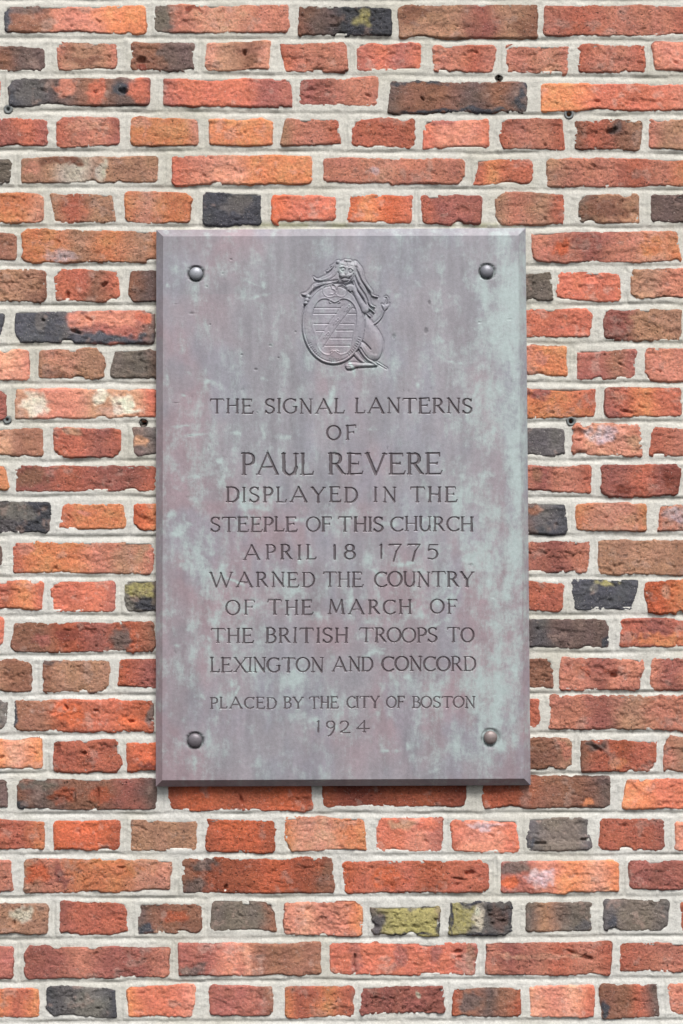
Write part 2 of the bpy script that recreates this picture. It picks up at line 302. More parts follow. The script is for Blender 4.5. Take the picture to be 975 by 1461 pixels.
MARKS = [(201,86,10,4,-.2),(176,131,7,5,.3),(350,75,3,5,0),(874,187,8,5,-.4),(149,407,8,3,-.7),(97,420,3.5,7,.1),(62,457,4,2.5,0),(110,474,9,2.5,.3),(188,1029,5,3,.2),(137,1014,4,2.5,0),
         (96,1010,1.6,5,-.5),(850,1067,10,3.5,.55),(875,964,6,3.5,0),(671,1246,9,4,-.2),(655,1254,13,1.8,.15),(837,1366,9,4,.2),(815,1358,8,2.5,.5),(653,1358,9,3,-.15),(21,1316,3.5,4.5,0),(344,1140,2.4,9,-.3),
         (322,1266,3,6,.2),(108,1138,1.7,10,0),(141,1135,1.7,11,0),(892,587,11,2,.2),(506,1372,2,12,.1),(174,1237,9,2,.1),(770,1203,9,2,.0),(880,1130,3,2,.2),(603,141,5,2,.8),(700,330,3,2,0),(120,1075,4,3,0),(835,1198,10,2,0)]
def brick_mesh(b, seed, step=1.75, margin=4.0):
    x0, x1, y0, y1, spec, rough = b[:6]; blots = b[6] if len(b) > 6 else []
    rs = np.random.RandomState(seed)
    nx = int((x1 - x0 + 2 * margin) / step) + 1; ny = int((y1 - y0 + 2 * margin) / step) + 1
    X, Y = np.meshgrid(np.linspace(x0 - margin, x1 + margin, nx), np.linspace(y0 - margin, y1 + margin, ny))
    cx, cy = (x0 + x1) / 2, (y0 + y1) / 2; hx, hy = (x1 - x0) / 2, (y1 - y0) / 2
    # worn outline
    rad = rs.uniform(3, 9, 4)
    sk = rs.uniform(-1.6, 1.6, 4); sk[2:] *= rs.choice([.5, 1, 2.4])
    Y0, X0 = Y, X
    Y = Y + (X - cx) / hx * np.where(Y < cy, sk[0], sk[1]); X = X + (Y - cy) / hy * np.where(X < cx, sk[2], sk[3])
    R = np.where(X < cx, np.where(Y < cy, rad[0], rad[1]), np.where(Y < cy, rad[2], rad[3]))
    qx = np.abs(X - cx) - (hx - R); qy = np.abs(Y - cy) - (hy - R)
    d = R - (np.hypot(np.maximum(qx, 0), np.maximum(qy, 0)) + np.minimum(np.maximum(qx, qy), 0))
    ea = np.clip(.75 + .9 * vn(X, Y, 34, seed + 4), .15, 1.6)
    d = d + 1.4 * vn(X, Y, 37, seed + 5) + ea * (1.3 * vn(X, Y, 15, seed + 6) + .65 * vn(X, Y, 6.7, seed + 7) + .6 * vn(X, Y, 2.9, seed + 8)) * (.5 + .4 * rough)
    for k in range(rs.randint(0, 3)):                                 # chips knocked out of the edge
        ex = rs.uniform(x0, x1); ey = y0 if rs.rand() < .5 else y1
        rr = rs.uniform(4, 9)
        d = np.minimum(d, np.hypot((X - ex) / 1.5, Y - ey) - rr * .6 + 1.2 * vn(X, Y, 5, seed + 90 + k))
    nc_ = rs.choice([0, 1, 2], p=[.35, .4, .25]) if x1 - x0 < 130 else rs.choice([0, 1, 2], p=[.4, .4, .2])
    for k in range(nc_):                                              # a corner broken off at a slant
        sx, sy = rs.choice([-1, 1]), rs.choice([-1, 1]); a = rs.uniform(.5, 1.1)
        c0 = rs.uniform(3.5, 8.5)
        q = ((hx - sx * (X - cx)) * math.cos(a) + (hy - sy * (Y - cy)) * math.sin(a)) - c0 + 1.1 * vn(X, Y, 5, seed + 120 + k)
        d = np.minimum(d, q)
    if rs.rand() < .45:                                               # one long edge worn away in a shallow wave
        sy = rs.choice([-1, 1]); c0 = rs.uniform(x0, x1); wd = rs.uniform(18, 50)
        d = np.minimum(d, hy - sy * (Y - cy) - rs.uniform(2.5, 5.5) * np.exp(-((X - c0) / wd) ** 2 * 2) - .3 + .9 * vn(X, Y, 6, seed + 130))
    X, Y = X0, Y0
    hb = rs.uniform(1.2, 2.8)
    tilt = rs.uniform(-.7, .7) * (X - cx) / hx * .8 + rs.uniform(-.8, .8) * (Y - cy) / hy
    edge = np.clip(d / rs.uniform(1.8, 4.0), 0, 1)
    h = hb + tilt - (hb + 1.2) * (1 - edge) ** 2.2
    h = np.where(d < 0, h + d * 2.2, h)
    r = rough
    h = h + r * (.40 * fbm(X, Y, 46, seed + 11, 2) + .10 * vn(X, Y, 12, seed + 12) + .30 * vn(X, Y, 4.6, seed + 13) + .48 * vn(X, Y, 2.4, seed + 16)) + .9 * max(r - 1.15, 0) * (vn(X, Y, 7, seed + 17) + .8 * vn(X, Y, 3.4, seed + 19))
    # ledges: torn horizontal layers
    tl = fbm(X, Y, 60, seed + 14, 5, .62, sy=24)
    h = h + r * .85 * (sstep(.1, .15, tl) - .5) + r * .35 * (sstep(.6, .66, fbm(X, Y, 34, seed + 18, 4, .65, sy=15)) - .3)
    spall = np.zeros_like(X)
    for k in range(rs.choice([0, 1, 2], p=[.45, .4, .15])):           # a flake gone from the face
        ex, ey = rs.uniform(x0, x1), rs.uniform(y0 + 5, y1 - 2); a, bb = rs.uniform(9, 30), rs.uniform(5, 13)
        q = np.hypot((X - ex) / a, (Y - ey) / bb) + .35 * vn(X, Y, 9, seed + 140 + k) + .18 * vn(X, Y, 4, seed + 141 + k)
        spall = np.maximum(spall, 1 - sstep(.82, .98, q))
    h = h - r * spall * (1.3 + .5 * vn(X, Y, 4, seed + 150))
    # pock marks and fissures
    pk = vn(X, Y, 5.5, seed + 15, 3.6)
    h = h - r * 1.6 * sstep(.72, .9, pk)
    holes = []
    for k in range(rs.randint(0, 3) + int((x1 - x0) / 120)):
        hx_, hy_ = rs.uniform(x0 + 8, x1 - 8), rs.uniform(y0 + 8, y1 - 8)
        a, bb, ang = rs.uniform(1.8, 5.5), rs.uniform(1.0, 2.0), rs.uniform(-.6, .6)
        u = (X - hx_) * math.cos(ang) + (Y - hy_) * math.sin(ang); v = -(X - hx_) * math.sin(ang) + (Y - hy_) * math.cos(ang)
        q = np.sqrt((u / a) ** 2 + (v / bb) ** 2) + .35 * vn(X, Y, 3.5, seed + 70 + k)
        h = h - (2.2 + 1.4 * rs.rand()) * (1 - sstep(.5, 1.25, q))
    cr = fbm(X, Y, 44, seed + 160, 4, .55, sy=20); where = sstep(-.1, .35, vn(X, Y, 38, seed + 161))
    h = h - r * 1.3 * where * (1 - sstep(.015, .07, np.abs(cr)))           # creases of the hand-thrown clay
    h = h + r * .5 * where * sstep(0, .05, cr)
    for fx, fy, a, bb, ang in MARKS:                                  # the large holes and cracks one can pick out
        if x0 - 2 < fx < x1 + 2 and y0 - 2 < fy < y1 + 2:
            u = (X - fx) * math.cos(ang) + (Y - fy) * math.sin(ang); v = -(X - fx) * math.sin(ang) + (Y - fy) * math.cos(ang)
            q = np.sqrt((u / a) ** 2 + (v / bb) ** 2) + .3 * vn(X, Y, 4, seed + 170)
            h = h - 6.5 * (1 - sstep(.45, 1.15, q))
    if rs.rand() < .4:                                                # a crack across the face
        xc = rs.uniform(x0 + 15, x1 - 15) + 4 * vn(X * 0, Y, 9, seed + 80) + 2 * vn(X * 0, Y, 3.5, seed + 81)
        ext = sstep(.1, .5, np.abs((Y - (y0 if rs.rand() < .5 else y1)) / (2 * hy)))
        h = h - 1.8 * (1 - sstep(.3, 1.7, np.abs(X - xc))) * (1 - ext)
    col = colour_field(X, Y, x0, x1, y0, y1, spec, blots, seed, rough)
    col = col * (1 + spall[..., None] * rs.uniform(-.12, .14) * np.array([1.2, 1, .7]))
    dark = np.mean(PALL[spec[len(spec) // 2]]) < .09
    col = col * (1 - rs.uniform(.2, .65) * (1 - sstep(.8, 2.4, d)) * sstep(-.5, .5, vn(X, Y, 21, seed + 33)))[..., None]   # fire-darkened arris
    V = at(X, Y, h).reshape(-1, 3); F = grid_faces(ny, nx)
    # sides of the brick, running back into the bed
    ring = np.concatenate([np.arange(nx), np.arange(1, ny) * nx + nx - 1, (ny - 1) * nx + np.arange(nx - 2, -1, -1), np.arange(ny - 2, 0, -1) * nx])
    Vb = V[ring].copy(); Vb[:, 1] = 0.06
    n0 = len(V); m = len(ring); k = np.arange(m); k2 = (k + 1) % m
    Fs = np.stack([ring, ring[k2], n0 + k2, n0 + k], -1)
    V = np.concatenate([V, Vb]); F = np.concatenate([F, Fs])
    cc = col.reshape(-1, 3); cc = np.concatenate([cc, cc[ring]])
    gz = np.full(len(V), .75 if dark else 0.0)
    tex = np.full(len(V), float(np.clip(rs.choice([.05, .3, .55, .85]) + .5 * (rough - 1), 0, 1)))
    return V, F, cc, gz, tex

seed = 100
extra_parts = []
for ri, row in enumerate(ROWS):
    for b in row:
        seed += 101
        if b[1] < 1: extra_parts.append((b, seed)); continue
        V, F, c, gz, tx_ = brick_mesh(b, seed)
        build('brick', V, F, M_BRICK, wall, c, {'glaze': gz, 'texture': tx_})

# the courses carry on past the frame: one joined mass of coarser bricks
rsx = np.random.RandomState(7)
SPECS = ['RRP', 'PPR', 'ORO', 'TPT', 'MMR', 'BDB', 'OSO', 'GHG', 'RMR']
def filler(x0, x1, y0, y1):
    global seed
    seed += 101; extra_parts.append(((x0, x1, y0, y1, SPECS[rsx.randint(len(SPECS))], 1.0), seed))
def run(x, stop, sgn, top, bot, L):
    while (x < stop) if sgn > 0 else (x > stop):
        a, b_ = (x, x + L) if sgn > 0 else (x - L, x)
        xm = (a + b_) / 2
        filler(a, b_, top(xm), bot(xm)); x = b_ + 13 if sgn > 0 else a - 13
for ri, row in enumerate(ROWS):
    L = 200 if ri % 2 == 0 else 92
    ft, fb = FIT[ri]
    top = lambda x, f=ft: f[0] * np.clip(x, 0, 975) + f[1]; bot = lambda x, f=fb: f[0] * np.clip(x, 0, 975) + f[1]
    run(max(b[1] for b in row) + 13, 1230, 1, top, bot, L)
    run(min(b[0] for b in row) - 13, -250, -1, top, bot, L)
for y0, y1, L in ((-48, -5, 92), (-102, -60, 200), (1465, 1508, 200), (1522, 1566, 92)):
    run(-300 + L * .3, 1250, 1, lambda x, y=y0: y, lambda x, y=y1: y, L)
Vs, Fs, Cs, Gs, Ts, n0 = [], [], [], [], [], 0
for b, sd in extra_parts:
    V, F, c, gz, tx_ = brick_mesh(b, sd, step=4.0); Ts.append(tx_)
    Vs.append(V); Fs.append(F + n0); Cs.append(c); Gs.append(gz); n0 += len(V)
mg = build('surrounding_bricks', np.concatenate(Vs), np.concatenate(Fs), M_BRICK, wall, np.concatenate(Cs), {'glaze': np.concatenate(Gs), 'texture': np.concatenate(Ts)})
mg['kind'] = 'stuff'

# mortar: one bed with struck joints
xs = np.concatenate([np.arange(-290, -6, 8), np.arange(-6, 982, 2.0), np.arange(982, 1270, 8)])
ys = np.concatenate([np.arange(-110, -6, 8), np.arange(-6, 1468, 2.0), np.arange(1468, 1580, 8)])
X, Y = np.meshgrid(xs, ys)
H = .60 * fbm(X, Y, 30, 5, 2) + .22 * vn(X, Y, 5, 6) + .20 * vn(X, Y, 2.4, 8) + .4 * (sstep(.2, .3, fbm(X, Y, 30, 9, 4, .6, sy=9)) - .5)
Xc = np.clip(X, 0, 975)
cuts = [np.full_like(X, -2.0)]
tool = np.zeros_like(X); line_dark = np.zeros_like(X)
lim = []
for i in range(len(ROWS) + 1):
    if i == 0: yj = np.polyval(FIT[0][0], Xc) - 6
    elif i == len(ROWS): yj = np.polyval(FIT[-1][1], Xc) + 6.5
    else: yj = (np.polyval(FIT[i - 1][1], Xc) + np.polyval(FIT[i][0], Xc)) / 2
    yj = yj + 1.3 * vn(X, X * 0 + i * 37, 60, 40 + i) + .5 * vn(X, X * 0 + i * 11, 17, 70 + i)
    lim.append(yj)
    dy = Y - yj
    st = np.clip(.85 + .6 * vn(X, X * 0 + i * 5.3, 45, 90 + i), .15, 1.3)
    # struck joint: upper lip overhangs a shallow rounded groove
    tool += st * 1.7 * (sstep(-3.8, -2.8, dy) * (1 - sstep(1.0, 4.6, dy)))
    line_dark += st * np.exp(-((dy + 2.6) / 1.3) ** 2) * .9 + st * np.exp(-((dy - 3.6) / 1.0) ** 2) * .35
H -= tool
for i, row in enumerate(ROWS):
    r = sorted(row); inrow = sstep(-1, 2.5, Y - lim[i] - 2) * sstep(-1, 2.5, lim[i + 1] - Y - 2)
    for a, b in zip(r[:-1], r[1:]):
        if b[0] - a[1] > 30: continue
        xm = (a[1] + b[0]) / 2 + 1.0 * vn(Y, Y * 0 + i, 12, 400 + i)
        dx = X - xm; sd = hash((i, a[1])) % 97 / 97.0
        s_ = (.15 + .8 * sd) * np.clip(.8 + .6 * vn(X, Y, 14, 333 + i), .1, 1.4)
        H -= inrow * s_ * 1.5 * (sstep(-3.2, -2.2, dx) * (1 - sstep(1.6, 3.0, dx)))
        line_dark += inrow * s_ * (.6 * np.exp(-((dx + 2.6) / .9) ** 2) + .5 * np.exp(-((dx - 2.4) / .9) ** 2))
sunk = np.zeros_like(X)
for row in ROWS:
    for b in row:
        q = np.where((ys > b[2]) & (ys < b[3]))[0]; p_ = np.where((xs > b[0]) & (xs < b[1]))[0]
        if len(q) and len(p_):
            s2 = (slice(q[0], q[-1] + 1), slice(p_[0], p_[-1] + 1))
            e = np.minimum(np.minimum(X[s2] - b[0], b[1] - X[s2]), np.minimum(Y[s2] - b[2], b[3] - Y[s2]))
            sunk[s2] = np.maximum(sunk[s2], sstep(4.5, 8, e))
# crumbly lips against the bricks
crumb = vn(X, Y, 6.5, 55, 4.5); H += .8 * sstep(.45, .9, crumb)
H = H - 9 * sunk
HOLES = [(712, 112, 4.6), (812, 163, 6.0), (12, 156, 5.6), (10.5, 599, 5.0), (205, 603, 5.2), (815, 601, 5.8)]
for hx_, hy_, r_ in HOLES:
    q = np.hypot(X - hx_, Y - hy_)
    H = np.where(q < r_ - .2, np.minimum(H, -14.0), H)
keep = ~((X > 240) & (X < 740) & (Y > 345) & (Y < 1100))
mc = s2l((218, 215, 206)) * KA
mc2 = s2l((202, 198, 184)) * KA; mc3 = s2l((224, 223, 219)) * KA
a = sstep(-.2, 1.0, fbm(X, Y, 70, 21, 4))[..., None]; b_ = sstep(-.4, .9, fbm(X, Y, 120, 31, 3) + (Y - 900) / 900)[..., None]
C = mc * (1 - a * .6) + mc2 * a * .6; C = C * (1 - b_ * .6) + mc3 * b_ * .6
C = C * (1 + .07 * fbm(X, Y, 8, 41, 3))[..., None]
C = C * (1 - .42 * (np.clip(line_dark, 0, 1.2) * np.clip(.65 + .6 * fbm(X, Y, 24, 47, 3), .1, 1.3))[..., None] * np.array([1, 1.0, 1.06]))          # darker along the tooling lines
moss = np.exp(-((Y - 321) / 4.0) ** 2) * ((X > 230) & (X < 745)) * sstep(-.2, .5, vn(X, Y, 26, 77) + .3 * vn(X, Y, 5, 78))
C = C * (1 - .55 * moss[..., None]) + np.array(s2l((150, 150, 96)) * KA) * (.55 * moss)[..., None]
V = at(X, Y, H).reshape(-1, 3); F = grid_faces(len(ys), len(xs))
F = F[keep.reshape(-1)[F].any(1)]
V, F, Cc = compact(V, F, C.reshape(-1, 3))
build('mortar', V, F, M_MORTAR, wall, np.clip(Cc, 0, .9))

# wall plugs: short tubes left in drilled holes
def simple_mat(name, col, rough, metal=0.0, nscale=300):
    m, t, p = nodes(name); pos = world_pos(t)
    g = ramp(t, noise(t, pos, nscale, 5, 0.6), [(0.3, 0.75), (0.7, 1.2)])
    t.links.new(mix(t, tuple(col), g, 1.0, 'MULTIPLY'), p.inputs['Base Color'])
    p.inputs['Roughness'].default_value = rough; p.inputs['Metallic'].default_value = metal
    t.links.new(bump(t, noise(t, pos, nscale * 2, 4, .6), .0006, .3), p.inputs['Normal'])
    return m
M_PLUG = simple_mat('grey_plastic', s2l((104, 108, 108)), .6)
M_HOLE = simple_mat('hole_shade', s2l((34, 29, 27)), .95)  # shade inside the drilled holes, painted as a near-black colour
def lathe(px, py, prof, name, mat, parent, n=40, wob=0.0, color=None, extra=None, base=0.0, ell=1.0):
    """prof: (radius, height) in mm, revolved about an axis standing out of the wall."""
    c = at_plane(px, py, base)
    ang = np.linspace(0, 2 * np.pi, n, endpoint=False); V = []
    for r, h in prof:
        rr = r * (1 + wob * np.sin(3 * ang + 1) + wob * .6 * np.sin(5 * ang))
        V.append(np.stack([c[0] + rr * np.cos(ang) * .001, np.full(n, c[1] - h * .001), c[2] + rr * np.sin(ang) * .001 * ell], -1))
    V = np.concatenate(V); k = np.arange(n); F = []
    for i in range(len(prof) - 1):
        F.append(np.stack([i * n + k, i * n + (k + 1) % n, (i + 1) * n + (k + 1) % n, (i + 1) * n + k], -1))
    F = np.concatenate(F)[:, ::-1]
    col = None if color is None else np.tile(color, (len(V), 1))
    ex = None if extra is None else {k_: np.full(len(V), v_) for k_, v_ in extra.items()}
    return build(name, V, F, mat, parent, col, ex)
for i, (hx_, hy_, r_) in enumerate(HOLES):
    if i in (1, 2, 3, 5):
        e = .35 if i in (2, 3) else 0
        lathe(hx_, hy_, [(r_ + .9, -3), (r_ + .9, .9), (r_ + .2, 1.4), (r_ * (.66 - .15 * (e > 0)), 1.1), (r_ * (.55 - .2 * (e > 0)), -1), (r_ * (.5 - .2 * (e > 0)), -12 + 8 * (e > 0)), (.05, -12.5 + 8 * (e > 0))], 'wall_plug', M_PLUG, wall, wob=.03)
    else:
        lathe(hx_, hy_, [(r_ + 1.0, -1.0), (r_ + .7, .9), (r_ + .1, .7), (r_ - .1, -1.5), (r_ * .9, -13), (.05, -13.5)], 'drill_hole', M_HOLE, wall, wob=.06)

# ------------------------------------------------------------------ the bronze plaque
H_EDGE, H_FACE = 13.0, 22.0
plaque = empty('bronze_plaque', tuple(at_plane(490, 1121, H_EDGE).tolist()), 'weathered bronze plaque with lion and shield emblem and engraved lettering, bolted to the brick wall', 'plaque')
OUT = [(223.3, 328.0), (750.2, 325.3), (757.3, 1120.3), (222.6, 1122.3)]
INN = [(233.0, 337.3), (739.5, 336.0), (748.0, 1110.8), (231.8, 1113.2)]

# uneven colour of the metal, and where verdigris gathers (px, py, rx, ry, strength)
PATCH = [(725,440,35,130,.9),(700,560,50,90,.7),(735,700,20,300,.8),(690,780,60,120,.55),(640,830,60,60,.45),(720,900,40,110,.7),(705,1000,45,110,.85),
         (640,990,70,50,.5),(600,985,60,30,.4),(440,990,60,40,.3),(360,640,90,70,.25),(290,600,40,60,.35),(300,690,40,35,.3),(430,515,50,25,.5),(545,525,40,22,.55),
         (440,430,25,40,.3),(560,385,35,25,.25),(380,480,50,40,.25),(260,650,30,40,.35),(290,820,60,70,.3),(330,870,50,25,.35),(420,840,60,25,.3),(350,930,60,40,.3),
         (540,900,40,40,.25),(300,960,50,60,.2),(440,1025,60,20,.35),(620,760,40,40,.3),(660,690,40,50,.45),(500,735,70,20,.3),(255,490,25,30,.3),(630,500,40,60,.15),
         (490,800,60,20,.2),(310,500,35,25,.3),(660,1070,70,30,.4),(330,1060,60,30,.1),(480,345,200,8,.1),(281,425,6,26,.5),(694,425,9,40,.8),(277,1085,5,20,.5),(701,1085,8,24,.6),(470,560,8,30,.4),(520,545,6,25,.4),(400,570,5,30,.3),(360,700,30,45,.35),(600,880,30,20,.3),(420,970,50,14,.4),(330,1000,30,16,.4)]
def plate_colour(px, py):
    base = s2l((157, 153, 160)); pink = s2l((164, 140, 147)); grey = s2l((142, 142, 149)); blue = s2l((150, 152, 164))
    a = sstep(-.3, .7, fbm(px, py, 110, 501, 3, .5, sy=170) + .7 * sstep(560, 1000, py) - .35)[..., None]
    b = sstep(-.1, .9, fbm(px, py, 60, 511, 4, .6, sy=120))[..., None]
    g = sstep(0, .9, fbm(px, py, 80, 521, 3, .6) + .5 * (py < 420))[..., None]
    c = base * (1 - a * .7) + pink * a * .7
    c = c * (1 - b * .55) + blue * b * .55
    c = c * (1 - g * .5) + grey * g * .5
    c = c * (1 + .07 * fbm(px, py, 18, 531, 3, .6, sy=40) + .07 * fbm(px, py, 9, 541, 3, .6, sy=90))[..., None]
    return c * KA * .95
def plate_patina(px, py):
    p = np.zeros_like(px)
    for x, y, rx, ry, s in PATCH:
        d = ((px - x) / rx) ** 2 + ((py - y) / ry) ** 2
        p = np.maximum(p, s * np.exp(-d * 1.1))
    rq = np.random.RandomState(5)
    for k in range(110):                       # wiped and dribbled smears of verdigris
        x, y = rq.uniform(236, 740), rq.uniform(350, 1105); L = rq.uniform(5, 17); wd = rq.uniform(1.5, 4.2)
        a = rq.normal(0, .25) if rq.rand() < .55 else math.pi / 2 + rq.normal(0, .2)
        st = rq.uniform(.35, 1.0)
        box = (np.abs(px - x) < 30) & (np.abs(py - y) < 30)
        if not box.any(): continue
        bx, by = px[box], py[box]
        u = (bx - x) * math.cos(a) + (by - y) * math.sin(a); v = -(bx - x) * math.sin(a) + (by - y) * math.cos(a) + 1.5 * vn(bx, by, 9, 640)
        p[box] = p[box] + st * np.exp(-(u / L) ** 4 - (v / wd) ** 2) * (.75 + .5 * vn(bx, by, 5, 650))
    return p + .16 * vn(px, py, 45, 601) - .05 + .38 * sstep(-.05, .7, fbm(px, py, 22, 611, 4, .6)) * (.5 + .5 * vn(px, py, 90, 612))

# --- letters -------------------------------------------------------
TK, TN = .125, .07
def arc(cx, cy, rx, ry, a0, a1, n=14):
    a = np.radians(np.linspace(a0, a1, n)); return [(cx + rx * math.cos(q), cy + ry * math.sin(q)) for q in a]
def curve(pts, thick=TK, thin=TN):
    out = []
    for (xa, ya), (xb, yb) in zip(pts[:-1], pts[1:]):
        l = math.hypot(xb - xa, yb - ya) + 1e-9; out.append((xa, ya, xb, yb, thin + (thick - thin) * (abs(yb - ya) / l) ** 1.3))
    return out
def ln(x0, y0, x1, y1, w): return [(x0, y0, x1, y1, w)]
def ser(x, y, l=.10, r=.10): return [(x - l, y, x + r, y, .045)]
def stem(x, w=TK, top=True, bot=True): return ln(x, .02, x, .98, w) + (ser(x, 1) if top else []) + (ser(x, 0) if bot else [])
def glyph(ch):
    g = []
    if ch == 'A': g = ln(.10, 0, .56, 1, TN) + ln(.56, 1, 1.03, 0, TK) + ln(.27, .34, .86, .34, .06) + ser(.10, 0) + ser(1.03, 0); W = 1.13
    elif ch == 'B': g = stem(.12, top=False, bot=False) + ln(.02, 1, .35, 1, TN) + curve(arc(.35, .76, .22, .24, 90, -90)) + ln(.12, .52, .38, .52, .06) + curve(arc(.38, .26, .27, .26, 90, -90)) + ln(.02, 0, .38, 0, TN); W = .68
    elif ch == 'C': g = curve(arc(.50, .5, .46, .5, 48, 312, 26)) + ln(.80, .80, .83, .98, .05) ; W = .84
    elif ch == 'D': g = stem(.12, top=False, bot=False) + ln(.02, 1, .38, 1, TN) + curve(arc(.38, .5, .42, .5, 90, -90, 20)) + ln(.02, 0, .38, 0, TN); W = .82
    elif ch == 'E': g = stem(.12, top=False, bot=False) + ln(.02, 1, .64, 1, TN) + ln(.12, .52, .54, .52, .06) + ln(.02, 0, .70, 0, TN) + ln(.64, 1, .66, .86, .05) + ln(.70, 0, .76, .15, .05) + ln(.54, .46, .54, .58, .045); W = .76
    elif ch == 'F': g = stem(.12, top=False) + ln(.02, 1, .64, 1, TN) + ln(.12, .52, .52, .52, .06) + ln(.64, 1, .67, .86, .05) + ln(.52, .46, .52, .58, .045); W = .68
    elif ch == 'G': g = curve(arc(.50, .5, .46, .5, 48, 318, 26)) + ln(.80, .80, .82, .97, .05) + ln(.84, .18, .84, .44, TK) + ln(.66, .44, .92, .44, .05); W = .92
    elif ch == 'H': g = stem(.12) + stem(.74) + ln(.12, .52, .74, .52, .06); W = .86
    elif ch == 'I': g = stem(.11); W = .22
    elif ch == 'L': g = stem(.12, bot=False) + ln(.02, 0, .60, 0, TN) + ln(.60, 0, .66, .16, .05); W = .66
    elif ch == 'M': g = ln(.10, 0, .20, 1, TN) + ln(.20, 1, .56, .10, TK) + ln(.56, .10, .92, 1, TN) + ln(.92, 1, 1.02, 0, TK) + ser(.10, 0) + ser(1.02, 0); W = 1.12
    elif ch == 'N': g = ln(.14, 0, .14, 1, TN) + ln(.12, 1, .76, 0, TK) + ln(.76, 0, .76, 1, TN) + ser(.14, 0) + ser(.76, 1) + ln(.02, 1, .14, 1, .05); W = .86
    elif ch == 'O': g = curve(arc(.45, .5, .44, .5, 0, 360, 34)); W = .90
    elif ch == 'P': g = stem(.12, top=False) + ln(.02, 1, .34, 1, TN) + curve(arc(.34, .735, .26, .265, 90, -90)) + ln(.14, .47, .34, .47, .06); W = .62
    elif ch == 'R': g = stem(.12, top=False) + ln(.02, 1, .34, 1, TN) + curve(arc(.34, .75, .24, .25, 90, -90)) + ln(.12, .50, .36, .50, .06) + ln(.36, .48, .66, .06, TK) + ln(.66, .06, .78, 0, .06); W = .78
    elif ch == 'S': g = curve(arc(.34, .75, .26, .25, 25, 180, 12) + [(.09, .68), (.17, .58), (.34, .51), (.50, .43), (.60, .33)] + arc(.33, .26, .28, .26, 0, -155, 12), TK, .075) + ln(.58, .84, .60, .99, .05) + ln(.05, .02, .07, .20, .05); W = .66
    elif ch == 'T': g = stem(.47, top=False) + ln(.06, 1, .88, 1, TN) + ln(.06, 1, .02, .86, .05) + ln(.88, 1, .93, .88, .05); W = .94
    elif ch == 'U': g = ln(.12, 1, .12, .34, TK) + curve(arc(.42, .34, .30, .34, 180, 360, 16)) + ln(.72, .30, .72, 1, TN) + ser(.12, 1) + ser(.72, 1) + ln(.72, .3, .72, .02, .05); W = .84
    elif ch == 'V': g = ln(.10, 1, .52, 0, TK) + ln(.52, 0, .92, 1, TN) + ser(.10, 1) + ser(.92, 1); W = 1.0
    elif ch == 'W': g = ln(.10, 1, .48, 0, TK) + ln(.48, 0, .82, .98, TN) + ln(.74, .98, 1.12, 0, TK) + ln(1.12, 0, 1.46, 1, TN) + ser(.10, 1) + ser(1.46, 1); W = 1.54
    elif ch == 'X': g = ln(.10, 1, .84, 0, TK) + ln(.10, 0, .82, 1, TN) + ser(.10, 1) + ser(.84, 0) + ser(.10, 0) + ser(.82, 1); W = .94
    elif ch == 'Y': g = ln(.10, 1, .48, .46, TK) + ln(.48, .46, .86, 1, TN) + ln(.48, .46, .48, 0, TK) + ser(.10, 1) + ser(.86, 1) + ser(.48, 0); W = .96
    elif ch == '.': g = ln(.06, .04, .08, .04, .10); W = .16
    elif ch == '1': g = stem(.12, top=False, bot=False) + ln(.02, .90, .12, 1, .05); W = .22
    elif ch == '8': g = curve(arc(.38, .76, .27, .24, 0, 360, 24)) + curve(arc(.38, .27, .34, .28, 0, 360, 26)); W = .76
    elif ch == '7': g = ln(.04, .98, .84, .98, .075) + ln(.84, .98, .52, .50, TN) + ln(.52, .50, .34, -.18, .10) + ln(.04, .98, .02, .88, .05); W = .88
    elif ch == '5': g = ln(.22, .98, .78, 1.0, .075) + ln(.22, .98, .16, .56, TN) + curve([(.16, .56)] + arc(.40, .32, .36, .34, 110, -60, 16) + [(.40, -.03), (.12, .02)]); W = .86
    elif ch == '9': g = curve(arc(.38, .68, .32, .31, 0, 360, 26)) + curve([(.70, .68), (.68, .30), (.55, -.02), (.36, -.26), (.20, -.34)]); W = .76
    elif ch == '2': g = curve(arc(.34, .70, .30, .29, 165, -20, 14) + [(.56, .45), (.34, .22), (.06, .03)]) + ln(.06, .02, .78, .02, .08); W = .82
    elif ch == '4': g = ln(.62, .94, .04, .30, TN) + ln(.04, .30, .98, .30, .085) + ln(.62, .98, .62, 0, TK) + ser(.62, 0); W = 1.0
    return g, W
